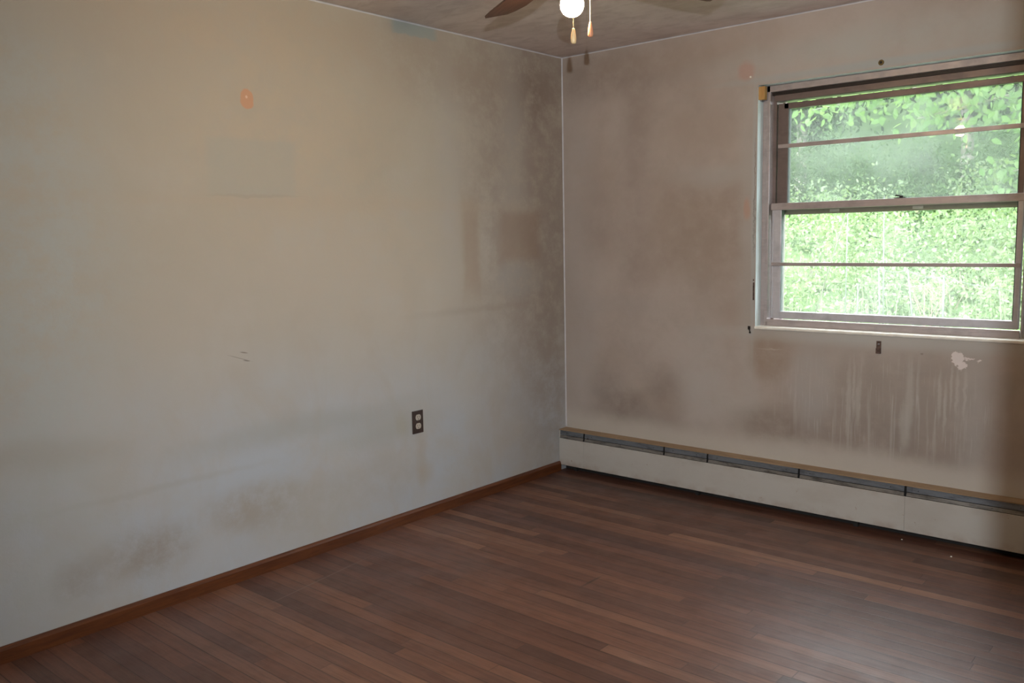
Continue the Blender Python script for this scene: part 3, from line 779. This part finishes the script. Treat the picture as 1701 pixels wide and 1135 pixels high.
def shrub(x, y, z, r, n, size, seed, label, mat='leaf_bank'):
    t = thing('shrub', label, 'shrub', (x, y, GZ(y)), 0, 'shrubs covering the bank')
    rs = np.random.RandomState(seed)
    p = cloud(rs, n, r, 60, .20) + np.array([0, 0, z-GZ(y)])
    p[:, 2] = np.maximum(p[:, 2], .02)
    leaf_object('foliage', p, size, M[mat], seed, t)
    bm = bmesh.new()
    for i in range(5):
        a = rs.uniform(0, 6.28); q = Vector((math.cos(a)*r[0]*.4, math.sin(a)*r[1]*.4, (z-GZ(y))*1.0))
        tube(bm, (math.cos(a)*.05, math.sin(a)*.05, -.05), q*.5+Vector((0, 0, .05)), .02, .014, 6); tube(bm, q*.5+Vector((0, 0, .05)), q, .014, .006, 6)
    obj('stem', bm, M['bark'], t)
spots = [(-2.6, 6.4, 1.0), (-1.3, 6.9, 1.1), (-.3, 6.2, .95), (.7, 6.7, 1.05), (1.8, 6.3, 1.0), (2.9, 6.8, 1.0),
         (-3.2, 8.4, 1.8), (-1.9, 8.8, 1.9), (-.6, 8.3, 1.85), (.6, 8.7, 1.8), (1.9, 8.5, 1.75)]
for i, (x_, y_, z_) in enumerate(spots):
    row = 'front' if y_ < 7.5 else 'back'
    k = i if y_ < 7.5 else i-6
    names = ['leftmost', 'second from the left', 'third from the left', 'fourth from the left', 'fifth from the left', 'rightmost']
    if row == 'back': names = ['leftmost', 'second from the left', 'middle', 'second from the right', 'rightmost']
    shrub(x_, y_, z_, (.85, .6, .95), 7000, .052, 40+i, ('pale green leafy shrub on the bank outside, %s of the %s row' if row == 'front' else 'deeper green leafy shrub high on the bank, %s of the %s row') % (names[k], row), 'leaf_bank' if row == 'front' else 'leaf_mid')

for i, x_ in enumerate((-2.4, -1.3, -.25, .75, 1.75, 2.8)):
    nm = ['leftmost', 'second from the left', 'third from the left', 'third from the right', 'second from the right', 'rightmost'][i]
    shrub(x_, 5.62+.1*(i % 2), .52, (.74, .30, .50), 2600, .05, 90+i, 'low weedy shrub, %s of the lowest row' % nm)
def tree(x, y, ht, r, n, size, seed, label, mat, trunk=.12, clumps=70, spread=.25):
    t = thing('tree', label, 'tree', (x, y, GZ(y)-.05), 0, 'trees beyond the bank')
    rs = np.random.RandomState(seed)
    leaf_object('crown', cloud(rs, n, r, clumps, spread) + np.array([0, 0, ht]), size, M[mat], seed, t, .8, .48)
    bm = bmesh.new(); top = ht+r[2]*.4
    pts = [Vector((rs.uniform(-.08, .08), rs.uniform(-.08, .08), top*i/6)) for i in range(7)]
    for i in range(6): tube(bm, pts[i], pts[i+1], trunk*(1-i/8), trunk*(1-(i+1)/8), 8)
    for i in range(9):
        a = rs.uniform(0, 6.28); s0 = pts[rs.randint(3, 6)]
        e0 = s0 + Vector((math.cos(a)*r[0]*.7, math.sin(a)*r[1]*.7, r[2]*rs.uniform(-.2, .6)))
        tube(bm, s0, s0.lerp(e0, .5)+Vector((0, 0, .1)), trunk*.35, trunk*.22, 6); tube(bm, s0.lerp(e0, .5)+Vector((0, 0, .1)), e0, trunk*.22, trunk*.08, 6)
    obj('trunk', bm, M['bark'], t)
tree(-3.4, 11.5, 3.6, (2.0, 1.4, 2.0), 26000, .125, 71, 'bushy green tree beyond the bank, seen at the left of the upper pane', 'leaf_tree')
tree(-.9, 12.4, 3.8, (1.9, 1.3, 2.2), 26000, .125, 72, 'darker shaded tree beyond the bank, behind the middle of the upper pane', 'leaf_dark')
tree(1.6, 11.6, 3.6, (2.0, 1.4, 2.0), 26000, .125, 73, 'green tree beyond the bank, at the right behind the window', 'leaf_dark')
tree(4.4, 11.8, 3.4, (2.0, 1.4, 1.9), 9000, .105, 74, 'green tree beyond the bank, farthest right', 'leaf_tree')
tree(-6.2, 12.0, 3.4, (2.0, 1.4, 1.9), 9000, .105, 75, 'green tree beyond the bank, farthest left', 'leaf_tree')
# overhanging bough with large bright leaves close to the window
t = thing('broadleaf_tree', 'broad leaved tree near the house whose bright leaves hang over the upper pane', 'tree', (3.6, 6.4, GZ(6.4)-.05))
bm = bmesh.new(); O = Vector((3.6, 6.4, GZ(6.4)-.05))
tube(bm, (0, 0, 0), (-.05, 0, 1.9), .13, .10, 10); tube(bm, (-.05, 0, 1.9), (-.3, 0, 3.2), .10, .07, 10)
ends = []
rs = np.random.RandomState(9)
for (ex, ey, ez, sz) in ((-.7, 5.8, 3.0, 2.9), (.2, 5.6, 3.15, 2.8), (.9, 5.5, 3.0, 2.6), (1.3, 5.9, 2.45, 2.2), (.1, 6.4, 2.65, 2.5), (1.8, 5.6, 3.2, 3.0), (1.1, 6.3, 2.0, 1.9), (-1.2, 6.6, 2.9, 2.6)):
    a0 = Vector((-.15, 0, sz-.3)); e0 = Vector((ex, ey, ez)) - O; m0 = a0.lerp(e0, .5) + Vector((0, 0, .22))
    tube(bm, a0, m0, .035, .02, 6); tube(bm, m0, e0, .02, .006, 6)
    for k in range(12):
        f = k/11; q = (m0.lerp(e0, f)); ends.append((q, .12+.10*(1-f)))
obj('trunk', bm, M['bark'], t)
pts = []
for (q, sp) in ends:
    m_ = 28
    pts.append(np.array(q) + rs.normal(size=(m_, 3))*np.array([sp*1.3, sp, sp*.75]))
leaf_object('foliage', np.concatenate(pts), .098, leaf_mat('broad_bright_leaves', (.28, .52, .18), (.36, .60, .24), (.44, .64, .30), .5), 5, t, 1.1, .55)
# garden poles and wire in front of the bank
def at5(x, y, z): return (x, y, z)
poles = [((.22, 5.0, 1.75), (.251, 5.0, GZ(5)-.05), .0065, 'pole', 'tall straight pale garden pole outside, right of the leaning pole'),
         ((-.138, 5.0, 1.72), (-.139, 5.0, GZ(5)-.05), .0060, 'pole', 'tall pale garden pole crossed by the leaning brown pole'),
         ((-.13, 5.05, 1.75), (-.56, 5.05, GZ(5)-.05), .0075, 'brownpole', 'leaning grey brown garden pole outside the lower pane'),
         ((.155, 5.1, 1.02), (.19, 5.1, GZ(5)-.05), .008, 'pole', 'short pale garden stake just left of the tall straight pole'),
         ((-.05, 5.1, .86), (-.052, 5.1, GZ(5)-.05), .007, 'pole', 'short pale garden stake at the left of the lower pane'),
         ((.44, 5.1, 1.01), (.53, 5.1, GZ(5)-.05), .008, 'pole', 'short pale garden stake leaning, near the dry twigs'),
         ((.804, 5.0, .96), (.813, 5.0, GZ(5)-.05), .011, 'pole', 'thicker pale garden stake at the right of the lower pane')]
for a, b_, r_, m_, lb in poles:
    bm = bmesh.new(); A = Vector(a); Bv = Vector(b_); tube(bm, A-Bv, (0, 0, 0), r_*.85, r_, 8)
    lathe(bm, [(r_*.95, 0), (r_*.6, r_)], tuple(A-Bv), 8)
    tag(obj('garden_stake', bm, M[m_], loc=Bv), lb, 'stake', 'garden stakes in front of the bank')
bm = bmesh.new()
pts = [Vector((.155, 5.1, 1.015)), Vector((.30, 5.1, .985)), Vector((.44, 5.1, 1.0)), Vector((.62, 5.06, .94)), Vector((.804, 5.0, .945)), Vector((1.05, 5.0, .88)), Vector((1.4, 5.0, .83)), Vector((1.9, 5.0, .84))]
polytube(bm, pts, .0035, 6)
tag(obj('garden_wire', bm, M['rope']), 'pale wire strung between the garden stakes outside', 'wire')
# dry twigs
rs = np.random.RandomState(12); bm = bmesh.new()
for i in range(46):
    a = Vector((rs.uniform(-.22, .28), rs.uniform(-.12, .12), rs.uniform(.0, .30)))
    b_ = a + Vector((rs.uniform(-.14, .14), rs.uniform(-.05, .05), rs.uniform(-.05, .16))); tube(bm, a, b_, .0035, .002, 5)
for i in range(6): tube(bm, (rs.uniform(-.2, .2), 0, -.42), (rs.uniform(-.2, .2), 0, .15), .004, .003, 5)
tag(obj('dry_twigs', bm, M['twig'], loc=(.62, 5.15, .62)), 'tangle of dry pinkish twigs between the garden stakes', 'twigs', kind='stuff')
# pale seeding grass at the foot of the bank
rs = np.random.RandomState(21); n = 170
P_ = np.stack([rs.uniform(-2.2, 2.8, n), rs.uniform(4.7, 5.6, n), np.full(n, GZ(5))], 1)
V = []; F = []
hgt = rs.uniform(.35, .85, n)
for i in range(n):
    p = P_[i]; h_ = hgt[i]*(1.15 if p[0] > .6 else .9); dx = rs.uniform(-.12, .12); w_ = .0022; b0 = len(V)
    V += [(p[0]-w_, p[1], p[2]-.05), (p[0]+w_, p[1], p[2]-.05), (p[0]+dx*.4+w_, p[1], p[2]+h_*.6), (p[0]+dx*.4-w_, p[1], p[2]+h_*.6), (p[0]+dx, p[1], p[2]+h_)]
    F += [(b0, b0+1, b0+2, b0+3), (b0+3, b0+2, b0+4)]
me = bpy.data.meshes.new('long_grass'); me.from_pydata(V, [], F)
me.materials.append(leaf_mat('pale_seeding_grass', (.28, .38, .20), (.38, .44, .30), (.45, .48, .40), .4))
o = bpy.data.objects.new('long_grass', me); col.objects.link(o); tag(o, 'pale long grass gone to seed at the foot of the bank', 'grass', kind='stuff')
